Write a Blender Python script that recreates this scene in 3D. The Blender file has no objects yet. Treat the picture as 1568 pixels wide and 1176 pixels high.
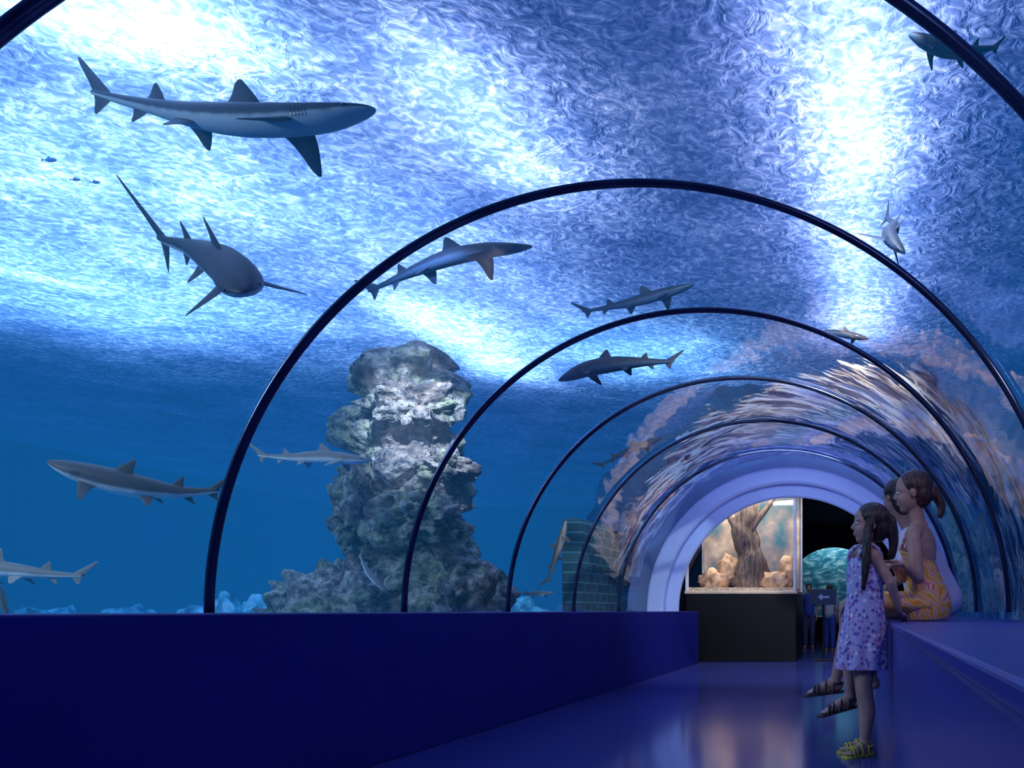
import bpy, bmesh, math, random
from mathutils import Vector, Matrix, noise
random.seed(7)
scene = bpy.context.scene
scene.view_settings.view_transform = 'Standard'
scene.view_settings.look = 'None'
V = Vector
PI = math.pi

# ------------------------------------------------------------------ helpers
def link(ob, parent=None):
    scene.collection.objects.link(ob)
    if parent: ob.parent = parent
    return ob

def empty(name, loc=(0, 0, 0)):
    e = bpy.data.objects.new(name, None); e.empty_display_size = .1
    link(e); return e

def mesh_obj(name, verts, faces, mat=None, parent=None, smooth=True):
    me = bpy.data.meshes.new(name)
    me.from_pydata([tuple(v) for v in verts], [], faces)
    me.validate(); me.update()
    if smooth:
        for p in me.polygons: p.use_smooth = True
    if mat: me.materials.append(mat)
    return link(bpy.data.objects.new(name, me), parent)

def fix_normals(ob):
    bm = bmesh.new(); bm.from_mesh(ob.data)
    bmesh.ops.recalc_face_normals(bm, faces=bm.faces); bm.to_mesh(ob.data); bm.free()

def box(name, x0, x1, y0, y1, z0, z1, mat, parent=None, bevel=0.0):
    bm = bmesh.new(); bmesh.ops.create_cube(bm, size=1)
    for v in bm.verts:
        v.co = V(((x0+x1)/2+v.co.x*(x1-x0), (y0+y1)/2+v.co.y*(y1-y0), (z0+z1)/2+v.co.z*(z1-z0)))
    if bevel:
        bmesh.ops.bevel(bm, geom=bm.edges[:], offset=bevel, segments=3, affect='EDGES', profile=.5)
    me = bpy.data.meshes.new(name); bm.to_mesh(me); bm.free()
    me.materials.append(mat)
    return link(bpy.data.objects.new(name, me), parent)

class Nodes:
    def __init__(s, name):
        s.m = bpy.data.materials.new(name); s.m.use_nodes = True
        s.t = s.m.node_tree; s.t.nodes.clear()
        s.out = s.n('ShaderNodeOutputMaterial')
    def n(s, typ, **kw):
        nd = s.t.nodes.new(typ)
        for k, v in kw.items():
            if k in nd.inputs: nd.inputs[k].default_value = v
            else: setattr(nd, k, v)
        return nd
    def l(s, a, b): s.t.links.new(a, b)
    def coords(s, scale=(1, 1, 1), kind='Object', rot=(0, 0, 0)):
        tc = s.n('ShaderNodeTexCoord'); mp = s.n('ShaderNodeMapping')
        mp.inputs['Scale'].default_value = scale; mp.inputs['Rotation'].default_value = rot
        s.l(tc.outputs[kind], mp.inputs['Vector']); return mp.outputs['Vector']
    def noise(s, vec, scale=5, detail=3, rough=.5, dist=0):
        nd = s.n('ShaderNodeTexNoise'); nd.inputs['Scale'].default_value = scale
        nd.inputs['Detail'].default_value = detail; nd.inputs['Roughness'].default_value = rough
        nd.inputs['Distortion'].default_value = dist
        s.l(vec, nd.inputs['Vector']); return nd.outputs['Fac']
    def ramp(s, fac, stops, interp='LINEAR'):
        r = s.n('ShaderNodeValToRGB'); cr = r.color_ramp; cr.interpolation = interp
        while len(cr.elements) > 1: cr.elements.remove(cr.elements[-1])
        cr.elements[0].position = stops[0][0]; cr.elements[0].color = (*stops[0][1], 1)
        for p, c in stops[1:]:
            e = cr.elements.new(p); e.color = (*c, 1)
        s.l(fac, r.inputs['Fac']); return r.outputs['Color']
    def math(s, op, a, b=None, c=None, clamp=False):
        m = s.n('ShaderNodeMath'); m.operation = op; m.use_clamp = clamp
        for i, x in enumerate((a, b, c)):
            if x is None: continue
            if isinstance(x, (int, float)): m.inputs[i].default_value = x
            else: s.l(x, m.inputs[i])
        return m.outputs[0]
    def mixc(s, fac, a, b):
        m = s.n('ShaderNodeMix', data_type='RGBA')
        for i, x in ((0, fac), (6, a), (7, b)):
            if isinstance(x, (int, float, tuple)): m.inputs[i].default_value = x if not isinstance(x, tuple) else (*x, 1)
            else: s.l(x, m.inputs[i])
        return m.outputs[2]
    def bump(s, h, strength=.3, dist=.02):
        b = s.n('ShaderNodeBump'); b.inputs['Strength'].default_value = strength
        b.inputs['Distance'].default_value = dist; s.l(h, b.inputs['Height']); return b.outputs['Normal']

def solid(name, c1, c2=None, rough=.5, scale=8, metal=0, spec=.5, bump=0, stops=None, vscale=(1, 1, 1), detail=3):
    k = Nodes(name); p = k.n('ShaderNodeBsdfPrincipled')
    if c2 is None: c2 = tuple(x*.8 for x in c1)
    vec = k.coords(vscale)
    nz = k.noise(vec, scale, detail)
    st = stops or [(.35, c2), (.65, c1)]
    k.l(k.ramp(nz, st), p.inputs['Base Color'])
    p.inputs['Roughness'].default_value = rough; p.inputs['Metallic'].default_value = metal
    p.inputs['Specular IOR Level'].default_value = spec
    if bump: k.l(k.bump(nz, bump), p.inputs['Normal'])
    k.l(p.outputs[0], k.out.inputs[0]); return k.m

# ------------------------------------------------------------------ constants
CX, SZ, R = -0.99, 0.69, 1.9        # tunnel axis x, spring height, radius
YE = 10.5                            # end of the glass tunnel
WS = 4.3                             # water surface height
YB = 27.0                            # back of the tank

# ------------------------------------------------------------------ camera
cam = bpy.data.cameras.new('camera'); cam.sensor_width = 36; cam.lens = 27.55
cam.shift_x = -0.345; cam.shift_y = 0.2213; cam.clip_start = .02
co = link(bpy.data.objects.new('camera', cam)); co.location = (0, 0, .7)
co.rotation_euler = (PI/2, 0, 0); scene.camera = co

# ------------------------------------------------------------------ world (sky above the open tank)
w = bpy.data.worlds.new('sky'); scene.world = w; w.use_nodes = True
bg = w.node_tree.nodes['Background']
bg.inputs[0].default_value = (0.14, .30, 1.0, 1); bg.inputs[1].default_value = .48

def light(name, kind, loc, target, power, color, **kw):
    l = bpy.data.lights.new(name, kind); l.energy = power; l.color = color
    for k_, v_ in kw.items(): setattr(l, k_, v_)
    o = link(bpy.data.objects.new(name, l)); o.location = loc
    d = V(target)-V(loc)
    if d.length > 0: o.rotation_euler = d.to_track_quat('-Z', 'Y').to_euler()
    return o
def area(name, loc, target, power, color, sx, sy):
    return light(name, 'AREA', loc, target, power, color, shape='RECTANGLE', size=sx, size_y=sy)
def down(name, x, y, sx, sy, power, color, z=5.1, rot=0):
    l = area(name, (x, y, z), (x, y, z-1), power, color, sx, sy); l.rotation_euler = (0, 0, rot); return l
# lamps hung above the open water
down('skylight', -.06, 7.0, .5, 7.0, 140, (.98, .82, 1.0), 4.68)
down('skylight', -4.5, 4.7, 1.4, .8, 62, (.95, .94, 1.0), 4.75)
down('skylight', -2.8, 5.8, .40, 1.8, 34, (.98, .86, 1.0), 4.70)
down('skylight', -8.6, 8.6, 3.6, 3.4, 320, (.84, .84, 1.0), 5.5)
down('skylight', -6.0, 6.3, 2.6, 1.6, 92, (.85, .90, 1.0), 5.2)
down('skylight', -4.4, 8.0, 1.6, 2.6, 72, (.82, .80, 1.0), 5.2)
down('skylight', -5.3, 10.6, .7, 3.0, 140, (.94, .86, 1.0), 4.75)
down('skylight', -3.2, 11.0, 2.2, 2.0, 80, (.6, .82, 1.0), 5.0)
# underwater spot for the pillar, plus added fill lights (all outside the picture)
light('unseen_underwater_spot', 'SPOT', (-2.2, 3.7, 4.1), (-4.02, 7.3, 2.5), 4200, (.90, .82, 1.0), spot_size=.34, spot_blend=.9, shadow_soft_size=.06)
light('unseen_underwater_spot', 'SPOT', (-.1, 3.85, 4.15), (-.3, 7.6, 2.9), 1900, (1.0, .86, .74), spot_size=1.3, spot_blend=.6, shadow_soft_size=.08)  # added warm light, makes the gold streaks of the sheet shine
area('underwater_fill', (-6.5, 1.2, 3.4), (-4.8, 5, 1.2), 170, (.88, .90, 1.0), 1.0, 1.0)  # added fill that brightens the sharks on the left
# unseen fill lights added inside the tunnel for floor, portal and girls
area('tunnel_fill', (-.6, .8, 2.45), (-.6, 3.4, .3), 12, (.40, .50, 1.0), .5, .5)
area('tunnel_fill', (-.9, 8.9, 2.5), (-1.0, 10.8, 1.2), 22, (.55, .62, 1.0), 1.2, .2)
area('tunnel_fill', (.75, 2.9, 1.9), (.1, 4.1, .9), 3.2, (1.0, .80, .86), .18, .18)

# ------------------------------------------------------------------ water
k = Nodes('water_volume')
ab = k.n('ShaderNodeVolumeAbsorption'); ab.inputs['Color'].default_value = (0, .42, .60, 1); ab.inputs['Density'].default_value = .14
em = k.n('ShaderNodeEmission'); em.inputs['Color'].default_value = (.03, .43, 1.0, 1); em.inputs['Strength'].default_value = .0215  # own glow stands in for light scattered by the water
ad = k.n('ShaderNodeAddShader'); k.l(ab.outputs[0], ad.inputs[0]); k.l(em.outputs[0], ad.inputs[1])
k.l(ad.outputs[0], k.out.inputs['Volume']); M_water = k.m
def arch_pts(r, n=64, z0=None):
    pts = []
    if z0 is not None: pts.append((CX+r, z0))
    for i in range(n+1):
        a = PI*i/n; pts.append((CX+r*math.cos(a), SZ+r*math.sin(a)))
    if z0 is not None: pts.append((CX-r, z0))
    return pts
RXL, RXR, RZT = -3.2, 1.22, 2.72     # outline of the room behind the end wall
bm = bmesh.new()
def prism(poly, ya, yb):
    f = bm.faces.new([bm.verts.new((x, ya, z)) for x, z in poly])
    ex = bmesh.ops.extrude_face_region(bm, geom=[f])
    for v in ex['geom']:
        if isinstance(v, bmesh.types.BMVert): v.co.y = yb
prism([(-18, .3), (-18, WS+.02), (2.8, WS+.02), (2.8, .3)] + arch_pts(R+.05, 64, .3), -2.5, YE+.03)
prism([(-18, .3), (-18, WS+.02), (2.8, WS+.02), (2.8, .3), (RXR+.03, .3), (RXR+.03, RZT+.05), (RXL-.03, RZT+.05), (RXL-.03, .3)], YE+.035, YB)
bmesh.ops.recalc_face_normals(bm, faces=bm.faces)
bmesh.ops.triangulate(bm, faces=bm.faces)
me = bpy.data.meshes.new('water'); bm.to_mesh(me); bm.free(); me.materials.append(M_water)
link(bpy.data.objects.new('water', me))

# light shaft over the pillar, imitated by soft nested spindles with their own glow
ls = empty('light_shaft')
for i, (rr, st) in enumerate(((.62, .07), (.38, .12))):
    k = Nodes('shaft_glow_%d' % i); em = k.n('ShaderNodeEmission'); em.inputs['Color'].default_value = (.64, .68, 1.0, 1); em.inputs['Strength'].default_value = st
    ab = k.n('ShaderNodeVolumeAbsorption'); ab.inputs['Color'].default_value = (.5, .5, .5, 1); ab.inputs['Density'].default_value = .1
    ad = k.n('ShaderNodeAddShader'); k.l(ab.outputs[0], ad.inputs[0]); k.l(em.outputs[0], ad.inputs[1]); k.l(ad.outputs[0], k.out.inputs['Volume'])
    bm = bmesh.new(); NZ, SG = 22, 26; rows = []
    for a in range(1, NZ):
        t = a/NZ; r = rr*(t**.6)*(1-.25*t); z = 1.35+(WS-.10-1.35)*t
        rows.append([bm.verts.new((-4.08-.08*t+r*math.cos(2*PI*b/SG), 7.1+r*math.sin(2*PI*b/SG), z)) for b in range(SG)])
    bot = bm.verts.new((-4.08, 7.1, 1.35)); top = bm.verts.new((-4.16, 7.1, WS-.10))
    for ra, rb in zip(rows, rows[1:]):
        for b in range(SG): bm.faces.new((ra[b], ra[(b+1) % SG], rb[(b+1) % SG], rb[b]))
    for b in range(SG):
        bm.faces.new((rows[0][(b+1) % SG], rows[0][b], bot)); bm.faces.new((rows[-1][b], rows[-1][(b+1) % SG], top))
    bmesh.ops.recalc_face_normals(bm, faces=bm.faces)
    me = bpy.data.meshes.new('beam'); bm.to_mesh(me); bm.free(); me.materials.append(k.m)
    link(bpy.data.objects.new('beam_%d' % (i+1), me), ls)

k = Nodes('rippled_surface')
vec = k.coords((1, 1.1, 1), rot=(0, 0, .35))
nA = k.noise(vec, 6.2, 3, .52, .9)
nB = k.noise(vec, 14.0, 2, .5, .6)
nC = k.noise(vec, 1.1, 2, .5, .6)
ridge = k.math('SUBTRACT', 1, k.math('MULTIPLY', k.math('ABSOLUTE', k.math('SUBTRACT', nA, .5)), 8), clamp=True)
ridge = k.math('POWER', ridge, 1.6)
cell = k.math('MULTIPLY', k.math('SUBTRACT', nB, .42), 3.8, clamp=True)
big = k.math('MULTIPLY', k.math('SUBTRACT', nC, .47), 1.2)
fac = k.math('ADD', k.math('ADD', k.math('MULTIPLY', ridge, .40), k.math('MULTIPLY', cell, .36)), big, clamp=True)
col = k.ramp(fac, [(0, (.11, .18, .38)), (.4, (.26, .36, .60)), (.75, (.56, .65, .86)), (1, (1, 1, 1))])  # bright ripple glints and patches are painted into the translucent colour
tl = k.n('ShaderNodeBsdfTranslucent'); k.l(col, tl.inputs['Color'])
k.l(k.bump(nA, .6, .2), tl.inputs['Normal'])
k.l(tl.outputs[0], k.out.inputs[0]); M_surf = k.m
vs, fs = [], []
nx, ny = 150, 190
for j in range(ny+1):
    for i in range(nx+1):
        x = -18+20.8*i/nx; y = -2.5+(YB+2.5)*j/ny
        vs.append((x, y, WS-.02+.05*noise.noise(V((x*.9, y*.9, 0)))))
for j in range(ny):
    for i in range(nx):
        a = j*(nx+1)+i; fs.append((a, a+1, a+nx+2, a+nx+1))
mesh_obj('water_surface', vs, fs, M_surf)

# ------------------------------------------------------------------ tank shell
M_tank = solid('tank_wall_paint', (.02, .26, .62), (.015, .22, .55), .9, .6, spec=.1)
M_tankd = solid('tank_wall_dark', (.02, .10, .22), (.01, .06, .15), .95, 2.5, spec=.05, bump=.6)
M_sand = solid('tank_sand', (.12, .35, .55), (.06, .25, .45), .9, 3, spec=.1, bump=.4)
box('tank_wall_back', -18, 3, YB-.1, YB+.1, 0, WS, M_tank)
box('tank_wall_left', -18.2, -18, -2.5, YB, 0, WS, M_tank)
box('tank_wall_right', 2.8, 3, -2.5, YB, 0, WS, M_tank)
box('tank_wall_front', -18, 3, -2.7, -2.5, 0, WS, M_tank)
box('tank_floor', -18, -3.6, -2.5, YB, .1, .3, M_sand)
box('tank_floor', -3.6, -2.96, -2.5, 10.5, .1, .3, M_sand)
box('tank_floor', .93, 2.8, -2.5, 10.5, .1, .3, M_sand)

# ------------------------------------------------------------------ tunnel interior
k = Nodes('floor_blue_vinyl'); p = k.n('ShaderNodeBsdfPrincipled')
nz = k.noise(k.coords((1, .4, 1)), 1.6, 2, .5)
k.l(k.ramp(nz, [(.3, (.036, .048, .24)), (.7, (.044, .058, .28))]), p.inputs['Base Color'])
k.l(k.math('MULTIPLY_ADD', nz, .05, .11), p.inputs['Roughness'])
p.inputs['Specular IOR Level'].default_value = 1.0; p.inputs['IOR'].default_value = 1.7
k.l(p.outputs[0], k.out.inputs[0]); M_floor = k.m
M_ledge = solid('navy_ledge_paint', (.005, .009, .18), (.004, .007, .155), .5, 2.5, spec=.2)
M_bench = solid('blue_bench_paint', (.022, .042, .32), (.018, .034, .27), .33, 2.5, spec=.5)
box('floor', -3.2, 1.22, -2.4, 18, -.1, 0, M_floor)
def ledge(name, pts, y0, y1, mat, bev=.012):
    bm = bmesh.new(); f = bm.faces.new([bm.verts.new((x, y0, z)) for x, z in pts])
    ex = bmesh.ops.extrude_face_region(bm, geom=[f])
    for v in ex['geom']:
        if isinstance(v, bmesh.types.BMVert): v.co.y = y1
    bmesh.ops.recalc_face_normals(bm, faces=bm.faces)
    me = bpy.data.meshes.new(name); bm.to_mesh(me); bm.free(); me.materials.append(mat)
    o = link(bpy.data.objects.new(name, me)); m = o.modifiers.new('bevel', 'BEVEL'); m.width = bev; m.segments = 3
    return o
ledge('ledge_left', [(-2.94, 0), (-2.94, .69), (-2.22, .69), (-2.22, 0)], -2.4, 10.43, M_ledge, .008)
ledge('bench_right', [(.93, 0), (.93, .645), (.12, .645), (.12, .62), (.13, .61), (.13, 0)], -2.4, 10.43, M_bench)
box('wall_back', -3.0, 1.0, -2.45, -2.41, 0, 2.7, M_ledge)

# acrylic vault
k = Nodes('acrylic')
tr = k.n('ShaderNodeBsdfTransparent'); tr.inputs[0].default_value = (.96, .98, 1, 1)
gl = k.n('ShaderNodeBsdfGlossy'); gl.inputs['Roughness'].default_value = .04; gl.inputs['Color'].default_value = (.88, .88, 1, 1)
k.l(k.bump(k.noise(k.coords((1, .25, 1)), 5, 2), .3, .03), gl.inputs['Normal'])
lw = k.n('ShaderNodeLayerWeight'); lw.inputs['Blend'].default_value = .5
fc = k.math('MULTIPLY_ADD', k.math('POWER', lw.outputs['Facing'], 4), .75, .04, clamp=True)
mx = k.n('ShaderNodeMixShader'); k.l(fc, mx.inputs[0]); k.l(tr.outputs[0], mx.inputs[1]); k.l(gl.outputs[0], mx.inputs[2])
k.l(mx.outputs[0], k.out.inputs[0]); M_acr = k.m
ap = arch_pts(R, 96)
ys = [-2.4+i*(10.43+2.4)/30 for i in range(31)]
vs = [(x, y, z) for y in ys for x, z in ap]; n = len(ap); fs = []
for j in range(30):
    for i in range(n-1):
        fs.append((j*n+i, j*n+i+1, (j+1)*n+i+1, (j+1)*n+i))
mesh_obj('acrylic_tunnel', vs, fs, M_acr)

M_ring = solid('ring_blue_steel', (.035, .055, .13), (.02, .035, .09), .20, 10, metal=.6, spec=.8)
def arch_sweep(name, prof, mat, parent=None, z0=None, n=96, smooth=True, cap=True):
    """prof: closed list of (radius, y)"""
    m = len(prof); vs, fs = [], []
    stations = len(arch_pts(1, n, z0))
    for s in range(stations):
        for r, y in prof:
            x, z = arch_pts(r, n, z0)[s]; vs.append((x, y, z))
    for s in range(stations-1):
        for i in range(m):
            a, b = s*m+i, s*m+(i+1) % m
            fs.append((a, b, b+m, a+m))
    if cap: fs += [tuple(range(m)), tuple(range((stations-1)*m, stations*m))]
    o = mesh_obj(name, vs, fs, mat, parent, smooth); fix_normals(o); return o
for yy in (.5, 1.97, 3.43, 4.88, 6.3, 7.72, 9.14):
    pr = []
    for i in range(14):
        a = 2*PI*i/14; pr.append((R-.018+.017*math.cos(a), yy+.022*math.sin(a)))
    arch_sweep('arch_rib', pr, M_ring)

# ------------------------------------------------------------------ end wall and portal
M_portal = solid('portal_paint', (.40, .52, .88), (.36, .48, .84), .6, 3, spec=.3)
arch_sweep('portal_arch', [(1.92, 10.44), (1.74, 10.44), (1.71, 10.47), (1.71, 10.62), (1.57, 10.62), (1.55, 10.64), (1.55, 10.69), (1.92, 10.69)],
           M_portal, z0=0.0, smooth=False)
vs, fs = [], []
N = 240
for i in range(N+1):
    a = -.30+(PI+.60)*i/N; dx, dz = math.cos(a), math.sin(a)
    ro = 3.02+.22*noise.fractal(V((a*3, 2, 7)), .9, 2, 5)
    ri = 1.93
    for j in range(7):
        r = ri+(ro-ri)*j/6
        vs.append((CX+r*dx, 10.56-(.10*abs(noise.noise(V((r*dx*3, r*dz*3, 1)))) if 0 < j < 6 else 0), max(0, SZ+r*dz)))
for i in range(N):
    for j in range(6):
        a = i*7+j; fs.append((a, a+1, a+8, a+7))
mesh_obj('wall_end', vs, fs, M_tankd, smooth=False)

# room beyond
M_dark = solid('dark_room_paint', (.012, .014, .03), (.008, .01, .02), .8, 3, spec=.2)
M_black = solid('black_laminate', (.004, .004, .006), (.003, .003, .004), .35, 5, spec=.3)
box('wall_left', -3.18, -3.05, 10.7, 18, 0, RZT, M_dark)
box('wall_right', 1.07, 1.20, 10.7, 18, 0, RZT, M_dark)
box('ceiling', -3.18, 1.20, 10.7, 19.2, RZT-.06, RZT, M_dark)
box('wall_far', -3.18, -1.75, 17.9, 18, 0, RZT-.06, M_dark)
box('wall_far', .3, 1.20, 17.9, 18, 0, RZT-.06, M_dark)
k = Nodes('far_tank_backdrop'); p = k.n('ShaderNodeBsdfPrincipled')
k.l(k.ramp(k.noise(k.coords((1, 1, 2.2)), 2.4, 4, .5, 1.5), [(.3, (.01, .10, .18)), (.5, (.04, .28, .42)), (.7, (.6, .85, .9))]), p.inputs['Base Color'])
p.inputs['Roughness'].default_value = .8; k.l(p.outputs[0], k.out.inputs[0]); M_far = k.m
box('window_far', -1.75, .3, 18.6, 18.7, 0.2, RZT-.06, M_far)
area('far_tank_lamp', (-.7, 18.1, 2.6), (-.7, 18.65, 1.4), 14, (.7, .95, 1), 1.6, .2)
box('wall_far_lower', -1.75, .3, 17.9, 18.0, 0, .55, M_dark)
# arched opening in the far wall
vs, fs = [], []
for i in range(33):
    a = PI*i/32; x = -.72+1.03*math.cos(a); z = 1.2+.95*math.sin(a); vs += [(x, 17.9, z), (x, 17.9, RZT-.06), (x, 18.0, z)]
for i in range(32): fs += [(3*i, 3*i+1, 3*i+4, 3*i+3), (3*i, 3*i+3, 3*i+5, 3*i+2)]
mesh_obj('wall_far_arch', vs, fs, M_dark, smooth=False)
area('room_lamp', (-.5, 13.0, 2.6), (-.6, 14, 0), 18, (.6, .65, 1), .8, .8)

dt = empty('display_tank')
TT = 2.5
box('base', -2.46, -.95, 10.76, 11.9, 0, .93, M_black, dt, .01)
box('rim', -2.48, -.93, 10.74, 11.92, .93, .97, solid('tank_rim_wood', (.75, .55, .38), None, .4, 6), dt, .008)
M_frame = solid('white_frame', (.75, .78, .9), None, .4, 6)
for i, (x, y) in enumerate(((-2.45, 10.77), (-.97, 10.77), (-.97, 11.87), (-2.45, 11.87))):
    box('post_%d' % (i+1), x-.02, x+.02, y-.02, y+.02, .97, TT, M_frame, dt, .006)
M_warmback = solid('tank_mural', (.55, .42, .34), None, .8, 3, stops=[(.3, (.06, .22, .30)), (.45, (.30, .30, .34)), (.55, (.50, .42, .38)), (.7, (.85, .78, .68))], bump=.3)
box('back_panel', -2.43, -.99, 11.82, 11.86, .97, TT, M_warmback, dt)
box('gravel', -2.43, -.99, 10.78, 11.85, .97, 1.02, solid('gravel', (.9, .7, .5), (.5, .35, .22), .9, 40, bump=.5), dt)
k = Nodes('display_glass'); tr = k.n('ShaderNodeBsdfTransparent'); gl = k.n('ShaderNodeBsdfGlossy'); gl.inputs['Roughness'].default_value = .05
mx = k.n('ShaderNodeMixShader')
k.l(k.math('MULTIPLY_ADD', k.noise(k.coords(), 2), .02, .04), mx.inputs[0]); k.l(tr.outputs[0], mx.inputs[1]); k.l(gl.outputs[0], mx.inputs[2]); k.l(mx.outputs[0], k.out.inputs[0])
box('front_glass', -2.43, -.99, 10.77, 10.778, .97, TT, k.m, dt)
box('lid', -2.47, -.95, 10.75, 11.89, TT, TT+.06, M_black, dt)
area('tank_lamp', (-1.7, 11.2, TT-.02), (-1.7, 11.3, 1), 44, (1, .87, .72), 1.3, .8)

def lathe_path(name, pts, radii, mat, parent=None, seg=24, rough=.15, fr=4, seed=0):
    vs, fs = [], []
    n = len(pts)
    for i in range(n):
        t = (pts[min(i+1, n-1)]-pts[max(i-1, 0)]).normalized()
        s = t.cross(V((0, 1, 0.01))).normalized(); u = s.cross(t)
        for j in range(seg):
            a = 2*PI*j/seg; d = s*math.cos(a)+u*math.sin(a)
            q = pts[i]+d*radii[i]
            r = radii[i]*(1+rough*noise.fractal(q*fr+V((seed, 0, 0)), 1, 2, 4))
            vs.append(pts[i]+d*r)
    for i in range(n-1):
        for j in range(seg):
            a, b = i*seg+j, i*seg+(j+1) % seg; fs.append((a, b, b+seg, a+seg))
    fs += [tuple(range(seg)), tuple(range((n-1)*seg, n*seg))]
    o = mesh_obj(name, vs, fs, mat, parent); fix_normals(o); return o
M_trunk = solid('bark', (.26, .19, .15), (.07, .055, .05), .9, 5, bump=.8, vscale=(6, 6, 1))
tp = [V((-1.68+.05*math.sin(i*.5), 11.25, 1.0+i*.092)) for i in range(17)]
lathe_path('tree_trunk', tp, [.21-.006*i+.003*abs(i-8)**1.3 for i in range(17)], M_trunk, dt, rough=.35, fr=5)
lathe_path('branch', [V((-1.68+i*.06, 11.2, 1.8+i*.08)) for i in range(9)], [.06-.005*i for i in range(9)], M_trunk, dt, 12, .3)
lathe_path('branch_left', [V((-1.71-i*.06, 11.2, 1.65+i*.1)) for i in range(9)], [.06-.005*i for i in range(9)], M_trunk, dt, 12, .3)

def rock_verts(center, rad, seed, sub=4, amp=.45, fr=1.8):
    bm = bmesh.new(); bmesh.ops.create_icosphere(bm, subdivisions=sub, radius=1)
    for v in bm.verts:
        d = v.co.normalized(); q = d*fr+V((seed*3.1, seed*1.7, seed))
        s = 1+amp*noise.fractal(q, .9, 2.1, 6)+.25*amp*abs(noise.noise(q*3))
        v.co = V((d.x*rad[0]*s, d.y*rad[1]*s, d.z*rad[2]*s))+V(center)
    vs = [v.co.copy() for v in bm.verts]; fs = [tuple(v.index for v in f.verts) for f in bm.faces]; bm.free()
    return vs, fs
def clump(name, items, mat, parent=None, sub=4, amp=.45):
    vs, fs = [], []
    for i, (c, r) in enumerate(items):
        a, b = rock_verts(c, r, i+len(name)*.37+c[0], sub, amp); o = len(vs)
        vs += a; fs += [tuple(x+o for x in f) for f in b]
    return mesh_obj(name, vs, fs, mat, parent)
M_coral = solid('coral_warm', (.9, .62, .4), (.35, .2, .12), .8, 9, bump=.6)
clump('coral_mound', [((-2.15, 11.1, 1.1), (.2, .2, .16)), ((-1.25, 11.05, 1.1), (.18, .18, .14)), ((-2.0, 11.4, 1.25), (.15, .15, .25)), ((-1.15, 11.4, 1.2), (.12, .12, .25))], M_coral, dt, 3)

sg = empty('direction_sign')
box('panel', -.78, -.4, 10.9, 10.92, .78, 1.0, solid('sign_face', (.015, .03, .08), None, .4, 4), sg, .004)
mesh_obj('arrow', [(-.66, 10.895, .89), (-.60, 10.895, .94), (-.60, 10.895, .905), (-.50, 10.895, .905), (-.50, 10.895, .875), (-.60, 10.895, .875), (-.60, 10.895, .84)],
         [(0, 1, 2, 3, 4, 5, 6)], solid('sign_arrow', (.3, .4, .6), None, .5, 4), sg, False)
box('post', -.6, -.57, 10.92, 10.95, 0, .95, M_black, sg, .004)
box('foot', -.72, -.45, 10.85, 11.02, 0, .02, M_black, sg, .004)

# ------------------------------------------------------------------ reef
k = Nodes('reef_rock'); p = k.n('ShaderNodeBsdfPrincipled')
v1 = k.coords(); a = k.noise(v1, 2.2, 4, .6, .4); b_ = k.noise(v1, 12, 3, .65)
c_ = k.ramp(a, [(.32, (.12, .09, .08)), (.43, (.38, .27, .20)), (.50, (.68, .55, .45)), (.57, (.44, .42, .22)), (.64, (.24, .26, .18)), (.72, (.80, .64, .62))])
k.l(k.mixc(k.math('MULTIPLY', k.math('SUBTRACT', b_, .34), 3.4, clamp=True), (.06, .055, .06), c_), p.inputs['Base Color']); p.inputs['Roughness'].default_value = .9
k.l(k.bump(k.math('ADD', a, k.math('MULTIPLY', b_, .5)), 1.0, .10), p.inputs['Normal'])
k.l(p.outputs[0], k.out.inputs[0]); M_rock = k.m
rp = empty('rock_pillar')
vs, fs = [], []
H, S = 220, 220
PT = [(0.2, .95), (.8, .74), (1.2, .56), (1.6, .47), (1.9, .49), (2.1, .42), (2.4, .49), (2.7, .45), (2.95, .42), (3.15, .30), (3.28, .12), (3.32, .01)]
def prof(z):
    for (z0, r0), (z1, r1) in zip(PT, PT[1:]):
        if z <= z1: return r0+(r1-r0)*max(0, (z-z0))/(z1-z0)
    return PT[-1][1]
for i in range(H+1):
    z = .25+3.07*i/H
    for j in range(S):
        a = 2*PI*j/S; r = prof(z); sc = min(1, r/.3)
        q = V((math.cos(a)*max(r, .3), math.sin(a)*max(r, .3), z))
        qq = q+.25*V((noise.noise(q*1.5), noise.noise(q*1.5+V((5, 5, 5))), 0))
        bl = noise.voronoi(V((qq.x*1.7, qq.y*1.7, qq.z*2.3)))[0]
        cr = .60*min(.34, bl[1]-bl[0])-.12
        r2 = r*(1+.26*noise.fractal(q*1.3+V((4, 2, 1)), .9, 2, 5))+(cr+.05*noise.fractal(q*7, .7, 2, 4))*sc
        vs.append((-4.38+.12*math.sin(z*2)+math.cos(a)*r2, 7.6+math.sin(a)*r2, z))
for i in range(H):
    for j in range(S):
        a, b2 = i*S+j, i*S+(j+1) % S; fs.append((a, b2, b2+S, a+S))
mesh_obj('column', vs, fs, M_rock, rp)
clump('base_boulders', [((-5.0, 7.3, .55), (.50, .4, .50)), ((-3.80, 7.2, .6), (.42, .4, .50)), ((-4.5, 6.95, .55), (.50, .3, .42)), ((-5.4, 7.7, .42), (.40, .4, .35)),
      ((-4.7, 6.9, .5), (.36, .3, .5)), ((-4.0, 7.1, 1.55), (.26, .25, .18)), ((-4.7, 7.3, 1.6), (.22, .3, .32)), ((-3.95, 7.4, 2.05), (.22, .3, .15)), ((-4.2, 7.25, 2.6), (.30, .3, .22))], M_rock, rp, 5, .6)
M_lc = solid('pale_coral', (.35, .85, .95), (.05, .3, .45), .8, 6, stops=[(.35, (.03, .16, .25)), (.5, (.15, .55, .6)), (.65, (.7, 1, 1))], bump=.6)
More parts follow.
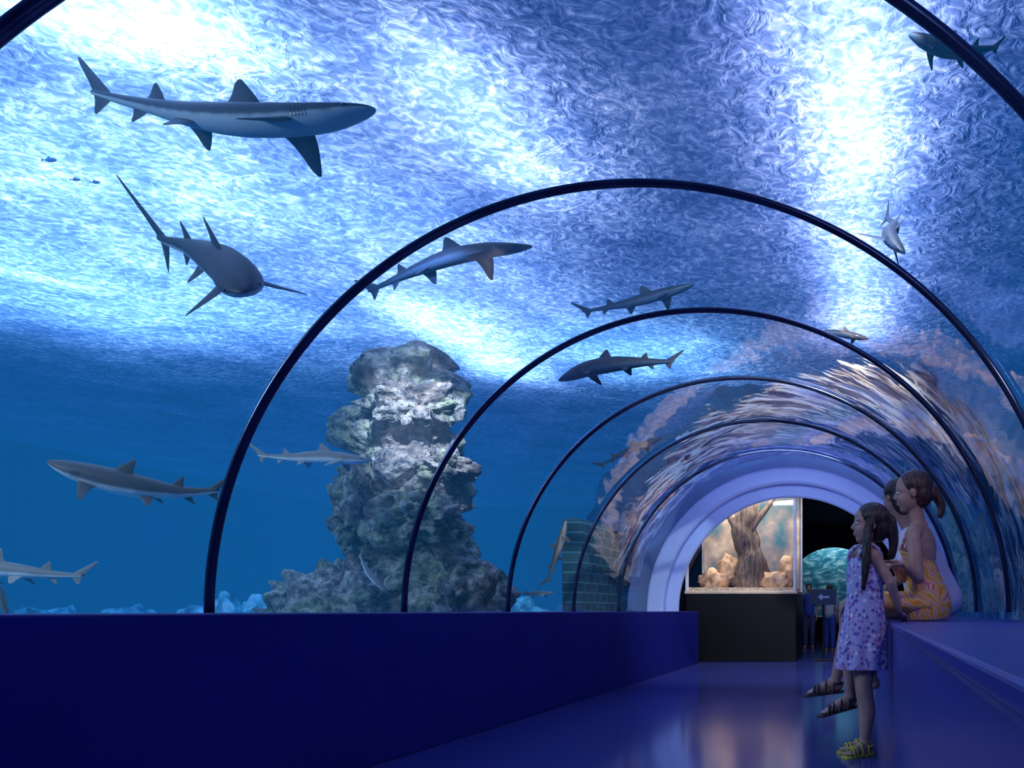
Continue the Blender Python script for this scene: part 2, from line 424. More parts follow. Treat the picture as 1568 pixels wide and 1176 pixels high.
clump('coral_reef', [((-7.15, 9.0, .45), (.42, .4, .40)), ((-6.7, 8.7, .40), (.3, .3, .36)), ((-8.9, 9.4, .42), (.5, .4, .26)), ((-8.0, 9.4, .40), (.4, .4, .26)), ((-4.3, 9.8, .42), (.5, .4, .28)),
      ((-9.8, 9.5, .40), (.5, .4, .26))], M_lc, None, 4, .7)

# added sheet, gold glass reflections painted into its colour, over the far end of the tunnel, reaching closer along the right side
k = Nodes('painted_reflection')
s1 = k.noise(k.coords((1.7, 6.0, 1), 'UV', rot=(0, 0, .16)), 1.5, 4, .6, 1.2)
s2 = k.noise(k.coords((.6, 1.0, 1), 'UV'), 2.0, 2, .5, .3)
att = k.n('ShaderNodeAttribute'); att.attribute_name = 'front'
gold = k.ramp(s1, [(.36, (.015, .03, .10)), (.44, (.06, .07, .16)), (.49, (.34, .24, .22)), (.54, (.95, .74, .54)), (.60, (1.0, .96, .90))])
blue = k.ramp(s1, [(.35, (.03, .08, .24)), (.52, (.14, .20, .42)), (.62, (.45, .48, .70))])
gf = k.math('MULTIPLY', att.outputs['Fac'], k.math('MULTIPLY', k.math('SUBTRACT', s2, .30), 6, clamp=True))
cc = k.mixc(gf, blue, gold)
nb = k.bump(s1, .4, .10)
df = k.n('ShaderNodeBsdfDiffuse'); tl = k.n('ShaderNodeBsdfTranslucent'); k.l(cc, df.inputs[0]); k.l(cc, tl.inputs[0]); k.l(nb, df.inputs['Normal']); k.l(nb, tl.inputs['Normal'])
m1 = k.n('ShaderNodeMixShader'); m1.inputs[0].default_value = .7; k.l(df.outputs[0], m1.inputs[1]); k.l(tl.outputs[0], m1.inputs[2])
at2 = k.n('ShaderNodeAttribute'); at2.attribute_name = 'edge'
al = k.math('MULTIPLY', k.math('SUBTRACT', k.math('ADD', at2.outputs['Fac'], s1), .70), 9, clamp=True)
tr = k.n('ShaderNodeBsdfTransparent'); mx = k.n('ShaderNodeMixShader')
k.l(al, mx.inputs[0]); k.l(tr.outputs[0], mx.inputs[1]); k.l(m1.outputs[0], mx.inputs[2]); k.l(mx.outputs[0], k.out.inputs[0]); M_reflection_sheet = k.m
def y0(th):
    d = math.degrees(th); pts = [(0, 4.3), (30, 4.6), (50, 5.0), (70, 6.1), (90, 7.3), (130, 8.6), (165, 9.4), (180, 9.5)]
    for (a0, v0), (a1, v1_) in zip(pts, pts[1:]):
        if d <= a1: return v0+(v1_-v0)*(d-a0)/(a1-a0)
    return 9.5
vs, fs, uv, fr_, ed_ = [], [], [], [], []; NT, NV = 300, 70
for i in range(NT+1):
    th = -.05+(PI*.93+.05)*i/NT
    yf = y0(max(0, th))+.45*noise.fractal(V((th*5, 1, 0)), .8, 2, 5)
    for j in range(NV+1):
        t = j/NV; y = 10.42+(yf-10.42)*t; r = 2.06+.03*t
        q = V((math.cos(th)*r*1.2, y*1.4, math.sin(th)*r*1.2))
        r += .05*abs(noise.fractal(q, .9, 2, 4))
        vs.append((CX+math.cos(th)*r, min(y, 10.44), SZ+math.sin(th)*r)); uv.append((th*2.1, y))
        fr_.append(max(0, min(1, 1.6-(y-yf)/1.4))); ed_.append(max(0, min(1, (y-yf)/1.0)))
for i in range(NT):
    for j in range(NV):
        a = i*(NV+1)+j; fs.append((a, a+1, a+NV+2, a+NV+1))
o = mesh_obj('reflection_sheet', vs, fs, M_reflection_sheet)
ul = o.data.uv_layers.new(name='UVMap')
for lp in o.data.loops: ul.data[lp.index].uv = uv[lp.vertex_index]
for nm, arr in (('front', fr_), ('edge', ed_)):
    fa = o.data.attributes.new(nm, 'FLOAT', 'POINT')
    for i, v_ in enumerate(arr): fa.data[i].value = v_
# sunken stone-block ruin on the left of the far end
k = Nodes('ruin_blocks'); p = k.n('ShaderNodeBsdfPrincipled')
br = k.n('ShaderNodeTexBrick'); br.inputs['Scale'].default_value = 2.2; br.inputs['Color1'].default_value = (.02, .07, .09, 1); br.inputs['Color2'].default_value = (.05, .12, .14, 1)
br.inputs['Mortar'].default_value = (.10, .25, .30, 1); br.inputs['Mortar Size'].default_value = .02
tc = k.n('ShaderNodeTexCoord'); sx = k.n('ShaderNodeSeparateXYZ'); cb = k.n('ShaderNodeCombineXYZ')
k.l(tc.outputs['Object'], sx.inputs[0]); k.l(sx.outputs[1], cb.inputs[0]); k.l(sx.outputs[2], cb.inputs[1]); k.l(cb.outputs[0], br.inputs['Vector'])
k.l(br.outputs['Color'], p.inputs['Base Color']); k.l(k.bump(br.outputs['Fac'], -1, .03), p.inputs['Normal']); p.inputs['Roughness'].default_value = .9
k.l(p.outputs[0], k.out.inputs[0])
box('sunken_ruin', -3.45, -3.22, 8.9, 10.35, .3, 1.75, k.m, None, .03)

# ------------------------------------------------------------------ sharks
def shark_mat(name, dark, lightc):
    k = Nodes(name); p = k.n('ShaderNodeBsdfPrincipled')
    at = k.n('ShaderNodeAttribute'); at.attribute_name = 'belly'
    nz = k.noise(k.coords(), 14, 3); f = k.math('ADD', at.outputs['Fac'], k.math('MULTIPLY', k.math('SUBTRACT', nz, .5), .6), clamp=True)
    k.l(k.ramp(f, [(.10, tuple(x*.65 for x in dark)), (.45, dark), (.95, lightc)]), p.inputs['Base Color'])
    p.inputs['Roughness'].default_value = .6; k.l(k.bump(nz, .15, .01), p.inputs['Normal'])
    k.l(p.outputs[0], k.out.inputs[0]); return k.m
M_sh = shark_mat('shark_skin', (.035, .045, .08), (.36, .42, .48))
M_sht = shark_mat('shark_skin_tan', (.15, .12, .11), (.85, .76, .66))
M_shd = shark_mat('shark_skin_dark', (.006, .014, .045), (.022, .05, .12))
M_shp = shark_mat('shark_skin_pale', (.36, .35, .33), (.95, .93, .84))
M_shb = shark_mat('shark_skin_brown', (.30, .22, .16), (.6, .5, .4))
M_eye = solid('eye_black', (.005, .005, .008), None, .15, 4)
def catmull(pts, n):
    P = [V(p) for p in pts]; P = [P[0]*2-P[1]]+P+[P[-1]*2-P[-2]]; out = []
    for i in range(1, len(P)-2):
        for j in range(n):
            t = j/n; a, b, c, d = P[i-1:i+3]
            out.append(.5*((2*b)+(-a+c)*t+(2*a-5*b+4*c-d)*t*t+(-a+3*b-3*c+d)*t**3))
    out.append(P[-2]); return out
def shark(pts, mat, stout=1.0, up=(0, 0, 1), fins=1.0, tail=1.0, name='shark'):
    C = catmull(pts, 24); cum = [0]
    for a, b in zip(C, C[1:]): cum.append(cum[-1]+(b-a).length)
    L = cum[-1]; up = V(up)
    def at(s):
        d = max(0, min(1, s))*L
        for i in range(len(C)-1):
            if cum[i+1] >= d-1e-9:
                t = (d-cum[i])/max(1e-9, cum[i+1]-cum[i]); return C[i].lerp(C[i+1], t)
        return C[-1]
    def frame(s):
        T = (at(s+.02)-at(s-.02)).normalized(); S_ = T.cross(up).normalized(); U = S_.cross(T).normalized(); return T, S_, U
    HP = [(0, .003, .006), (.012, .009, .018), (.04, .016, .030), (.08, .025, .040), (.13, .034, .047), (.19, .041, .050), (.27, .047, .050), (.38, .050, .047), (.48, .045, .041), (.60, .034, .030), (.70, .024, .020), (.79, .017, .013), (.86, .013, .009), (.91, .008, .005)]
    def pr(s):
        for a, b in zip(HP, HP[1:]):
            if s <= b[0]:
                t = (s-a[0])/(b[0]-a[0]); return a[1]+(b[1]-a[1])*t, a[2]+(b[2]-a[2])*t
        return HP[-1][1:]
    vs, fs, bel = [], [], []; NS, SEG = 64, 24
    for i in range(NS+1):
        s = .91*(i/NS)**1.15; h, w_ = pr(s); T, S_, U = frame(s); c = at(s)
        c = c+U*L*(.006*(1-min(1, s/.12)))
        for j in range(SEG):
            a = 2*PI*j/SEG; cu, cs = math.sin(a), math.cos(a)
            hh = h*(1.0 if cu > 0 else .85)
            vs.append(c+(U*cu*hh+S_*math.copysign(abs(cs)**.9, cs)*w_)*L*stout)
            bel.append(max(0, min(1, .5-(cu+.10)*1.9)))
    for i in range(NS):
        for j in range(SEG):
            a, b = i*SEG+j, i*SEG+(j+1) % SEG; fs.append((a, b, b+SEG, a+SEG))
    fs += [tuple(range(SEG)), tuple(range(NS*SEG, (NS+1)*SEG))]
    def fin(A, B, d, span, sweep, tipc, th, shade):
        o = len(vs); NI, NJ = 8, 8; chord = B-A; nrm = chord.cross(d).normalized()
        for side in (1, -1):
            for j in range(NJ+1):
                v_ = j/NJ; ch = (1-v_)**.8*(1-tipc)+tipc*(1-v_**4*.6)
                base = A+d*span*v_+sweep*(v_**1.25)
                for i in range(NI+1):
                    u = i/NI; q = base+chord*(u*ch)
                    q = q-chord*(.12*math.sin(PI*v_)*u*u)
                    vs.append(q+nrm*side*th*(1-v_*.85)*math.sqrt(max(0, 4*u*(1-u)))*(1-.5*u)); bel.append(shade)
        k1 = (NI+1)*(NJ+1)
        for sd in (0, 1):
            for j in range(NJ):
                for i in range(NI):
                    a = o+sd*k1+j*(NI+1)+i; q = (a, a+1, a+NI+2, a+NI+1)
                    fs.append(q if sd == 0 else q[::-1])
        for i in range(NI):
            a = o+NJ*(NI+1)+i; fs.append((a, a+1, a+1+k1, a+k1))
    def base(s, du, ds):
        h, w_ = pr(s); T, S_, U = frame(s); return at(s)+(U*du*h+S_*ds*w_)*L*stout
    F = fins*L
    T, S_, U = frame(.40); fin(base(.325, .75, 0), base(.455, .75, 0), U, .078*F, T*.075*F, .20, .008*L, .15)
    T, S_, U = frame(.69); fin(base(.645, .6, 0), base(.725, .6, 0), U, .052*F, T*.050*F, .20, .005*L, .15)
    T, S_, U = frame(.73); fin(base(.70, -.6, 0), base(.76, -.6, 0), -U, .038*F, T*.045*F, .2, .005*L, .4)
    T, S_, U = frame(.25)
    for sd in (1, -1):
        fin(base(.205, -.45, .8*sd), base(.295, -.45, .75*sd), (S_*sd*.85-U*.52).normalized(), .115*F, T*.060*F, .30, .008*L, .35)
        T2, S2, U2 = frame(.54)
        fin(base(.50, -.6, .6*sd), base(.58, -.6, .55*sd), (S2*sd*.7-U2*.7).normalized(), .055*F, T2*.045*F, .3, .005*L, .4)
    T, S_, U = frame(.9); TL = L*tail
    fin(base(.83, .3, 0), base(.905, -.2, 0), (U*.62+T*1.0).normalized(), .155*TL, T*.02*TL, .36, .006*L, .2)
    fin(base(.835, -.3, 0), base(.905, -.2, 0), (-U*.9+T*.35).normalized(), .055*TL, T*.02*TL, .2, .005*L, .3)
    root = empty(name)
    o = mesh_obj('body', vs, fs, mat, root); fix_normals(o)
    at_ = o.data.attributes.new('belly', 'FLOAT', 'POINT')
    for i, b in enumerate(bel): at_.data[i].value = b
    ev, ef = [], []
    for sd in (1, -1):
        T, S_, U = frame(.065); c = at(.065)+U*L*(.004+.006*.4)+S_*sd*pr(.065)[1]*L*stout*.93
        bm = bmesh.new(); bmesh.ops.create_icosphere(bm, subdivisions=2, radius=.0055*L); o_ = len(ev)
        ev += [v.co+c for v in bm.verts]; ef += [tuple(v.index+o_ for v in f.verts) for f in bm.faces]; bm.free()
        for g_ in range(5):   # gill slits
            s = .165+g_*.010; T, S_, U = frame(s); h, w_ = pr(s); o_ = len(ev)
            for m_ in range(7):
                a = -.45+m_*.13
                q = at(s)+(U*math.sin(a)*h+S_*sd*math.cos(a)*w_)*L*stout*1.012
                ev += [q-T*.0009*L, q+T*.0009*L]
            ef += [(o_+2*m_, o_+2*m_+1, o_+2*m_+3, o_+2*m_+2) for m_ in range(6)]
    mesh_obj('eyes_and_gills', ev, ef, M_eye, root)
    return root
shark([(-2.69, 4.3, 3.44), (-3.17, 4.35, 3.42), (-3.65, 4.4, 3.46), (-4.14, 4.5, 3.60), (-4.68, 4.6, 3.78)], M_sh, .88)
shark([(-2.92, 3.7, 2.19), (-3.28, 4.05, 2.46), (-3.72, 4.35, 2.70), (-4.01, 4.5, 2.82), (-4.23, 4.62, 2.92)], M_sh, 1.15, (-.42, -.15, 1), 1.1, 1.9)
shark([(-2.55, 6, 3.48), (-2.93, 6, 3.45), (-3.33, 6.05, 3.38), (-4.1, 6.3, 3.22)], M_shd, .80)
shark([(-4.54, 4.35, 1.525), (-4.335, 4.43, 1.45), (-4.15, 4.5, 1.405), (-3.96, 4.575, 1.39), (-3.74, 4.65, 1.42)], M_sht, 1.75, (0, -.25, 1), 1.4, 1.1)
shark([(-4.78, 4, .924), (-4.42, 4, .908), (-4.15, 4, .884), (-3.91, 4, .876)], M_shp, 1.1, fins=1.1)
shark([(-3.17, 5.04, 1.66), (-3.46, 5.04, 1.684), (-3.72, 5.04, 1.684), (-3.98, 5.04, 1.708)], M_shp, 1.1)
shark([(-2.54, 6.5, 2.60), (-2.3, 6.5, 2.70), (-1.98, 6.5, 2.75), (-1.49, 6.5, 2.77)], M_shd, 1.3)
shark([(-1.57, 7.2, 3.69), (-2.19, 7.2, 3.52), (-2.7, 7.2, 3.43)], M_shd, .90)
shark([(-2.12, 8.2, 2.51), (-2.5, 8.2, 2.36), (-2.84, 8.2, 2.18)], M_shd, 1.0)
shark([(.24, 4.4, 3.93), (.50, 4.4, 3.84), (.80, 4.4, 3.87)], M_shd, 1.7, (0, -.2, 1), 1.5)
shark([(.24, 5.0, 2.98), (.16, 5.2, 3.18), (.20, 5.45, 3.38), (.12, 5.7, 3.58)], M_shd, 1.2, (.6, -.6, .3), 1.6, 1.4)
shark([(.03, 6.5, 2.95), (-.24, 6.5, 3.0), (-.49, 6.5, 3.02)], M_shd, 1.3)
shark([(-3.73, 6.1, .85), (-3.87, 6.1, 1.0), (-3.95, 6.1, 1.17)], M_shp, 1.4)
shark([(-3.17, 8.0, .88), (-3.38, 8, .87), (-3.6, 8, .88)], M_shp, 1.2)
shark([(-3.05, 8.0, 1.62), (-3.14, 8, 1.3), (-3.27, 8, .93)], M_shb, 1.1)

def reef_fish(c, L, d, mat):
    d = V(d).normalized(); u = V((0, 0, 1)); s = d.cross(u).normalized(); vs, fs = [], []; c = V(c)
    for i in range(13):
        t = i/12; h = L*.2*math.sin(PI*min(1, t*.92+.06))**.8*(1-.3*t)
        for j in range(12):
            a = 2*PI*j/12; vs.append(c+d*L*(.5-t*.85)+u*h*math.sin(a)+s*h*.45*math.cos(a))
    for i in range(12):
        for j in range(12):
            a, b = i*12+j, i*12+(j+1) % 12; fs.append((a, b, b+12, a+12))
    o = len(vs); tb = c-d*L*.33
    vs += [tb+u*.03*L, tb-u*.03*L, tb-d*L*.22+u*.16*L, tb-d*L*.15, tb-d*L*.22-u*.16*L,
           c+u*.17*L+d*.1*L, c+u*.30*L-d*.05*L, c+u*.12*L-d*.2*L]
    fs += [(o, o+2, o+3), (o, o+3, o+1), (o+1, o+3, o+4), (o+5, o+6, o+7)]
    return mesh_obj('reef_fish', vs, fs, mat)
M_rf = solid('reef_fish_skin', (.16, .28, .50), (.10, .20, .40), .6, 20)
for c, L in (((-6.25, 6, 4.15), .10), ((-6.05, 6, 4.0), .07), ((-5.9, 6.0, 3.98), .07)):
    reef_fish(c, L, (1, .2, .1), M_rf)
reef_fish((-5.6, 5.1, .72), .3, (-.3, 0, 1), M_shb)

# ------------------------------------------------------------------ people
def add_capsule(vs, fs, p0, r0, p1, r1, seg=16):
    p0, p1 = V(p0), V(p1); t = (p1-p0)
    if t.length < 1e-6: t = V((0, 0, 1e-4))
    t.normalize(); s = t.orthogonal().normalized(); u = t.cross(s); o = len(vs); rings = []
    for i in range(1, 6): a = -PI/2+PI/2*i/5; rings.append((p0+t*math.sin(a)*r0, r0*math.cos(a)))
    for i in range(0, 5): a = PI/2*i/5; rings.append((p1+t*math.sin(a)*r1, r1*math.cos(a)))
    for c, r in rings:
        for j in range(seg):
            a = 2*PI*j/seg; vs.append(c+(s*math.cos(a)+u*math.sin(a))*r)
    n = len(rings)
    for i in range(n-1):
        for j in range(seg):
            a, b = o+i*seg+j, o+i*seg+(j+1) % seg; fs.append((a, b, b+seg, a+seg))
    k0 = len(vs); vs.append(p0-t*r0); vs.append(p1+t*r1)
    for j in range(seg):
        fs.append((o+(j+1) % seg, o+j, k0)); e = o+(n-1)*seg; fs.append((e+j, e+(j+1) % seg, k0+1))
def add_ell(vs, fs, c, ax):
    bm = bmesh.new(); bmesh.ops.create_icosphere(bm, subdivisions=3, radius=1); o = len(vs); c = V(c)
    for v in bm.verts: vs.append(c+V(ax[0])*v.co.x+V(ax[1])*v.co.y+V(ax[2])*v.co.z)
    fs += [tuple(v.index+o for v in f.verts) for f in bm.faces]; bm.free()
def remesh(name, vs, fs, vox, mat, parent, smooth=3):
    me = bpy.data.meshes.new('tmp'); me.from_pydata([tuple(v) for v in vs], [], fs); me.update()
    bm = bmesh.new(); bm.from_mesh(me); bmesh.ops.recalc_face_normals(bm, faces=bm.faces); bm.to_mesh(me); bm.free()
    ob = link(bpy.data.objects.new('tmp', me)); m = ob.modifiers.new('r', 'REMESH'); m.mode = 'VOXEL'; m.voxel_size = vox
    if smooth: s = ob.modifiers.new('s', 'SMOOTH'); s.factor = .5; s.iterations = smooth
    dg = bpy.context.evaluated_depsgraph_get(); nm = bpy.data.meshes.new_from_object(ob.evaluated_get(dg))
    bpy.data.objects.remove(ob); bpy.data.meshes.remove(me)
    nm.name = name; nm.materials.clear(); nm.materials.append(mat)
    for p_ in nm.polygons: p_.use_smooth = True
    return link(bpy.data.objects.new(name, nm), parent)
def frame_of(f, up=(0, 0, 1)):
    f = V(f).normalized(); s = V(up).cross(f).normalized(); u = f.cross(s).normalized(); return f, s, u   # s = the person's left
def head_parts(vs, fs, o, f, s, u, H):
    o = V(o); P = lambda a, b, c: o+(f*a+s*b+u*c)*H
    E = lambda a, b, c, ra, rb, rc: add_ell(vs, fs, P(a, b, c), (f*ra*H, s*rb*H, u*rc*H))
    E(-.06, 0, .13, .43, .345, .37); E(.08, 0, -.12, .29, .27, .34); E(.20, 0, -.38, .12, .13, .09)
    E(.16, .10, -.14, .2, .14, .16); E(.16, -.10, -.14, .2, .14, .16)
    add_capsule(vs, fs, P(.35, 0, .04), .03*H, P(.42, 0, -.10), .042*H, 10)
    E(.39, .030, -.11, .03, .03, .03); E(.39, -.030, -.11, .03, .03, .03)
    E(.345, 0, -.235, .045, .10, .028); E(.335, 0, -.275, .045, .085, .03)
    for sd in (1, -1):
        E(.29, .12*sd, .07, .07, .11, .035); E(-.04, .34*sd, -.06, .07, .035, .11); E(-.02, .36*sd, -.03, .05, .03, .07)
def face_details(root, o, f, s, u, H, lip=(.45, .16, .15)):
    o = V(o); P = lambda a, b, c: o+(f*a+s*b+u*c)*H
    for nm, mt, rr, fo in (('eye_whites', M_white, .048, .325), ('irises', M_eye, .028, .352)):
        vs, fs = [], []
        for sd in (1, -1): add_ell(vs, fs, P(fo, .125*sd, .0), (f*rr*H, s*rr*1.2*H, u*rr*.8*H))
        mesh_obj(nm, vs, fs, mt, root)
    vs, fs = [], []
    add_ell(vs, fs, P(.372, 0, -.235), (f*.020*H, s*.08*H, u*.018*H)); add_ell(vs, fs, P(.362, 0, -.270), (f*.020*H, s*.07*H, u*.020*H))
    mesh_obj('lips', vs, fs, solid('lip', lip, None, .5, 20), root)
    vs, fs = [], []
    for sd in (1, -1): add_capsule(vs, fs, P(.345, .06*sd, .10), .014*H, P(.30, .2*sd, .10), .010*H, 8)
    mesh_obj('eyebrows', vs, fs, M_hair, root)
def hand(vs, fs, wrist, d, n, L, thumb):
    """d finger direction, n palm normal (fingers curl toward n), thumb=+1/-1 side"""
    wrist = V(wrist); d = V(d).normalized(); n = V(n); n = (n-d*n.dot(d)).normalized(); w_ = d.cross(n).normalized()*thumb
    add_ell(vs, fs, wrist+d*.27*L, (d*.30*L, w_*.22*L, n*.10*L))
    for i, (off, ln) in enumerate(((.15, .42), (.05, .47), (-.06, .44), (-.16, .34))):
        a = wrist+d*.46*L+w_*off*L; d1 = (d+n*.35+w_*off*.5).normalized(); d2 = (d*.7+n*.8).normalized()
        b = a+d1*ln*.5*L; c = b+d2*ln*.5*L
        add_capsule(vs, fs, a-d*.1*L, .052*L, b, .050*L, 10); add_capsule(vs, fs, b, .050*L, c, .042*L, 10)
    a = wrist+d*.12*L+w_*.16*L; b = a+(d*.6+w_*.75+n*.25).normalized()*.24*L; c = b+(d*.95+w_*.1+n*.3).normalized()*.20*L
    add_capsule(vs, fs, a, .07*L, b, .056*L, 10); add_capsule(vs, fs, b, .056*L, c, .046*L, 10)
def foot(vs, fs, ank, d, L, down=(0, 0, -1)):
    ank = V(ank); d = V(d).normalized(); dn = V(down).normalized(); s = d.cross(dn).normalized()
    add_ell(vs, fs, ank+dn*.17*L-d*.06*L, (d*.16*L, s*.13*L, dn*.13*L))
    add_capsule(vs, fs, ank+dn*.05*L, .15*L, ank+d*.40*L+dn*.20*L, .10*L, 12)
    add_capsule(vs, fs, ank+d*.05*L+dn*.2*L, .11*L, ank+d*.52*L+dn*.23*L, .085*L, 12)
    for i in range(5):
        o = (i-2)*.065*L; a = ank+d*.50*L+s*o+dn*.235*L
        add_capsule(vs, fs, a, .045*L, a+d*(.16-.02*abs(i-1))*L, .036*L, 8)
def sandal(name, ank, d, L, mat, root, down=(0, 0, -1)):
    ank = V(ank); d = V(d).normalized(); dn = V(down).normalized(); s = d.cross(dn).normalized(); vs, fs = [], []
    prof_ = [(-.24, .05), (-.2, .12), (-.05, .14), (.2, .13), (.45, .18), (.62, .18), (.72, .13), (.76, .04)]
    top, bot = .285, .35
    loop = [(a, b) for a, b in prof_]+[(a, -b) for a, b in reversed(prof_)]
    for h in (top, bot):
        for a, b in loop: vs.append(ank+d*a*L+s*b*L+dn*h*L)
    m = len(loop)
    fs += [tuple(range(m)), tuple(range(m, 2*m))]+[(i, (i+1) % m, m+(i+1) % m, m+i) for i in range(m)]
    def strap(pos, wd, hh):
        prev = None
        for i in range(11):
            a = PI*i/10; q = ank+d*pos*L+s*math.cos(a)*wd*L+dn*(.29-math.sin(a)*hh)*L
            if prev is not None: add_capsule(vs, fs, prev, .028*L, q, .028*L, 8)
            prev = q
    strap(.50, .17, .20); strap(.40, .165, .22); strap(.02, .17, .34); strap(.22, .16, .30)
    prev = None
    for i in range(13):
        a = PI*.5+PI*i/12; q = ank+d*(.02+math.cos(a)*.22)*L+s*math.sin(a)*.165*L+dn*.10*L
        if prev is not None: add_capsule(vs, fs, prev, .028*L, q, .028*L, 8)
        prev = q
    o = mesh_obj(name, vs, fs, mat, root, False); fix_normals(o)
def loft(name, rings, mat, root, seg=72, folds=9, thick=.006):
    """rings: (center, axis_a, axis_b, foldamp)"""
    vs, fs = [], []
    for c, a_, b_2, fa in rings:
        for j in range(seg):
            t = 2*PI*j/seg; m_ = 1+fa*math.sin(t*folds+.6*math.sin(2*t))
            vs.append(V(c)+(V(a_)*math.cos(t)+V(b_2)*math.sin(t))*m_)
    for i in range(len(rings)-1):
        for j in range(seg):
            a, b = i*seg+j, i*seg+(j+1) % seg; fs.append((a, b, b+seg, a+seg))
    o = mesh_obj(name, vs, fs, mat, root)
    m = o.modifiers.new('cloth', 'SOLIDIFY'); m.thickness = thick
    m = o.modifiers.new('sub', 'SUBSURF'); m.levels = 1; m.render_levels = 2
    return o
M_white = solid('eye_white', (.7, .7, .75), None, .3, 10)
M_skin = solid('skin', (.50, .30, .24), (.40, .22, .175), .55, 14, spec=.35, bump=.10)
def hairmat(name, c1, c2):
    k = Nodes(name); p = k.n('ShaderNodeBsdfPrincipled')
    nz = k.noise(k.coords((1, 1, .12)), 90, 3); k.l(k.ramp(nz, [(.35, c1), (.7, c2)]), p.inputs['Base Color'])
    k.l(k.bump(nz, 1.0, .015), p.inputs['Normal']); p.inputs['Roughness'].default_value = .4; k.l(p.outputs[0], k.out.inputs[0]); return k.m
M_hair = hairmat('dark_hair', (.010, .005, .006), (.065, .030, .025))
M_hair2 = hairmat('auburn_hair', (.025, .009, .010), (.13, .05, .04))
k = Nodes('floral_cotton'); p = k.n('ShaderNodeBsdfPrincipled')
vo = k.n('ShaderNodeTexVoronoi'); vo.inputs['Scale'].default_value = 46; vo.inputs['Randomness'].default_value = 1; k.l(k.coords(), vo.inputs['Vector'])
nz = k.noise(k.coords(), 40, 3, .6, 1)
sp = k.n('ShaderNodeSeparateColor'); k.l(vo.outputs['Color'], sp.inputs[0])
pc = k.ramp(sp.outputs[0], [(0, (.20, .10, .42)), (.35, (.45, .20, .42)), (.6, (.13, .10, .38)), (.8, (.8, .75, .9))], 'CONSTANT')
k.l(k.mixc(k.math('LESS_THAN', k.math('ADD', vo.outputs['Distance'], k.math('MULTIPLY', nz, .3)), .58), (.46, .42, .72), pc), p.inputs['Base Color'])
p.inputs['Roughness'].default_value = .8
k.l(p.outputs[0], k.out.inputs[0]); M_floral = k.m
k = Nodes('swirl_print'); p = k.n('ShaderNodeBsdfPrincipled')
wv = k.n('ShaderNodeTexWave'); wv.inputs['Scale'].default_value = 4.6; wv.inputs['Distortion'].default_value = 10; wv.inputs['Detail'].default_value = 1; wv.inputs['Detail Scale'].default_value = 1.5
k.l(k.coords((1.5, 1.5, 1.5), rot=(.4, .5, .3)), wv.inputs['Vector'])
k.l(k.ramp(wv.outputs['Fac'], [(0, (.85, .30, .04)), (.16, (.95, .62, .08)), (.34, (.95, .85, .40)), (.44, (.22, .06, .22)), (.52, (.8, .22, .12)), (.68, (.95, .70, .10)), (.84, (.8, .72, .70)), (.92, (.75, .2, .25))], 'CONSTANT'), p.inputs['Base Color'])
p.inputs['Roughness'].default_value = .75; k.l(p.outputs[0], k.out.inputs[0]); M_swirl = k.m

# --- little girl, leaning back against the bench, looking left into the tank
g = empty('standing_girl')
vs, fs = [], []
f, s, u = frame_of((-1, -.18, .02)); hd = V((.018, 3.80, 1.118)); Hh = .198
head_parts(vs, fs, hd, f, s, u, Hh)
C = lambda *a: add_capsule(vs, fs, *a)
fb, sb, ub = frame_of((-.86, -.50, 0))          # body heading; sb = her left (towards camera)
T0 = V((-.002, 3.82, 0))
def B(a, b, z): return T0+fb*a+sb*b+V((0, 0, z))
C((.018, 3.815, 1.04), .034, (.006, 3.82, .97), .038)
C(B(0, 0, .985), .040, B(0, .090, .955), .036); C(B(0, 0, .985), .040, B(0, -.090, .955), .036)
add_ell(vs, fs, B(0, 0, .87), (fb*.062, sb*.088, ub*.12))
add_ell(vs, fs, B(0, 0, .74), (fb*.06, sb*.078, ub*.12))
add_ell(vs, fs, B(-.005, 0, .62), (fb*.072, sb*.09, ub*.09))
for sd, kf in ((1, .03), (-1, -.01)):
    hp, kn, cf, an = B(0, .045*sd, .60), B(kf, .042*sd, .34), B(kf-.02, .042*sd, .22), B(kf-.01, .040*sd, .085)
    C(hp, .062, kn, .040); C(kn, .040, cf, .040); C(cf, .040, an, .024)
FA, FB = B(.02, .040, .066), B(-.02, -.040, .066)
foot(vs, fs, FA, (-.75, -.66, 0), .185); foot(vs, fs, FB, (-.95, -.3, 0), .185)
C(B(0, .090, .955), .034, (.120, 3.735, .835), .026); C((.120, 3.735, .835), .027, (.165, 3.80, .70), .017)
hand(vs, fs, (.168, 3.805, .690), (.35, .75, -.35), (-.1, .1, -1), .12, 1)
C(B(0, -.090, .955), .034, (.065, 3.95, .81), .026); C((.065, 3.95, .81), .027, (-.05, 3.92, .74), .017)
hand(vs, fs, (-.06, 3.915, .735), (-.8, -.4, -.4), (.3, -.5, -.6), .12, -1)
remesh('body', vs, fs, .0055, M_skin, g)
face_details(g, hd, f, s, u, Hh)
vs, fs = [], []; P = lambda a, b, c: hd+(f*a+s*b+u*c)*Hh
add_ell(vs, fs, P(-.10, 0, .17), (f*.43*Hh, s*.39*Hh, u*.385*Hh)); add_ell(vs, fs, P(-.24, 0, -.08), (f*.26*Hh, s*.35*Hh, u*.36*Hh))
add_ell(vs, fs, P(-.46, .05, .12), (f*.15*Hh, s*.14*Hh, u*.14*Hh))
for off, ph in ((.30, 0), (.24, .8), (.34, 1.5)):       # long locks falling in front of her near shoulder
    prev = P(.02, off, -.02)
    for i in range(1, 9):
        t = i/8; nq = P(.02, off, -.02)+f*(.045*t+.010*math.sin(t*4+ph))+s*(.030*math.sin(t*PI*.8))+V((0, 0, -.31*t+.012*ph))
        add_capsule(vs, fs, prev, .017*(1-.5*(i-1)/8)+.003, nq, .017*(1-.5*t)+.003, 12); prev = nq
prev = P(-.50, .05, .10)
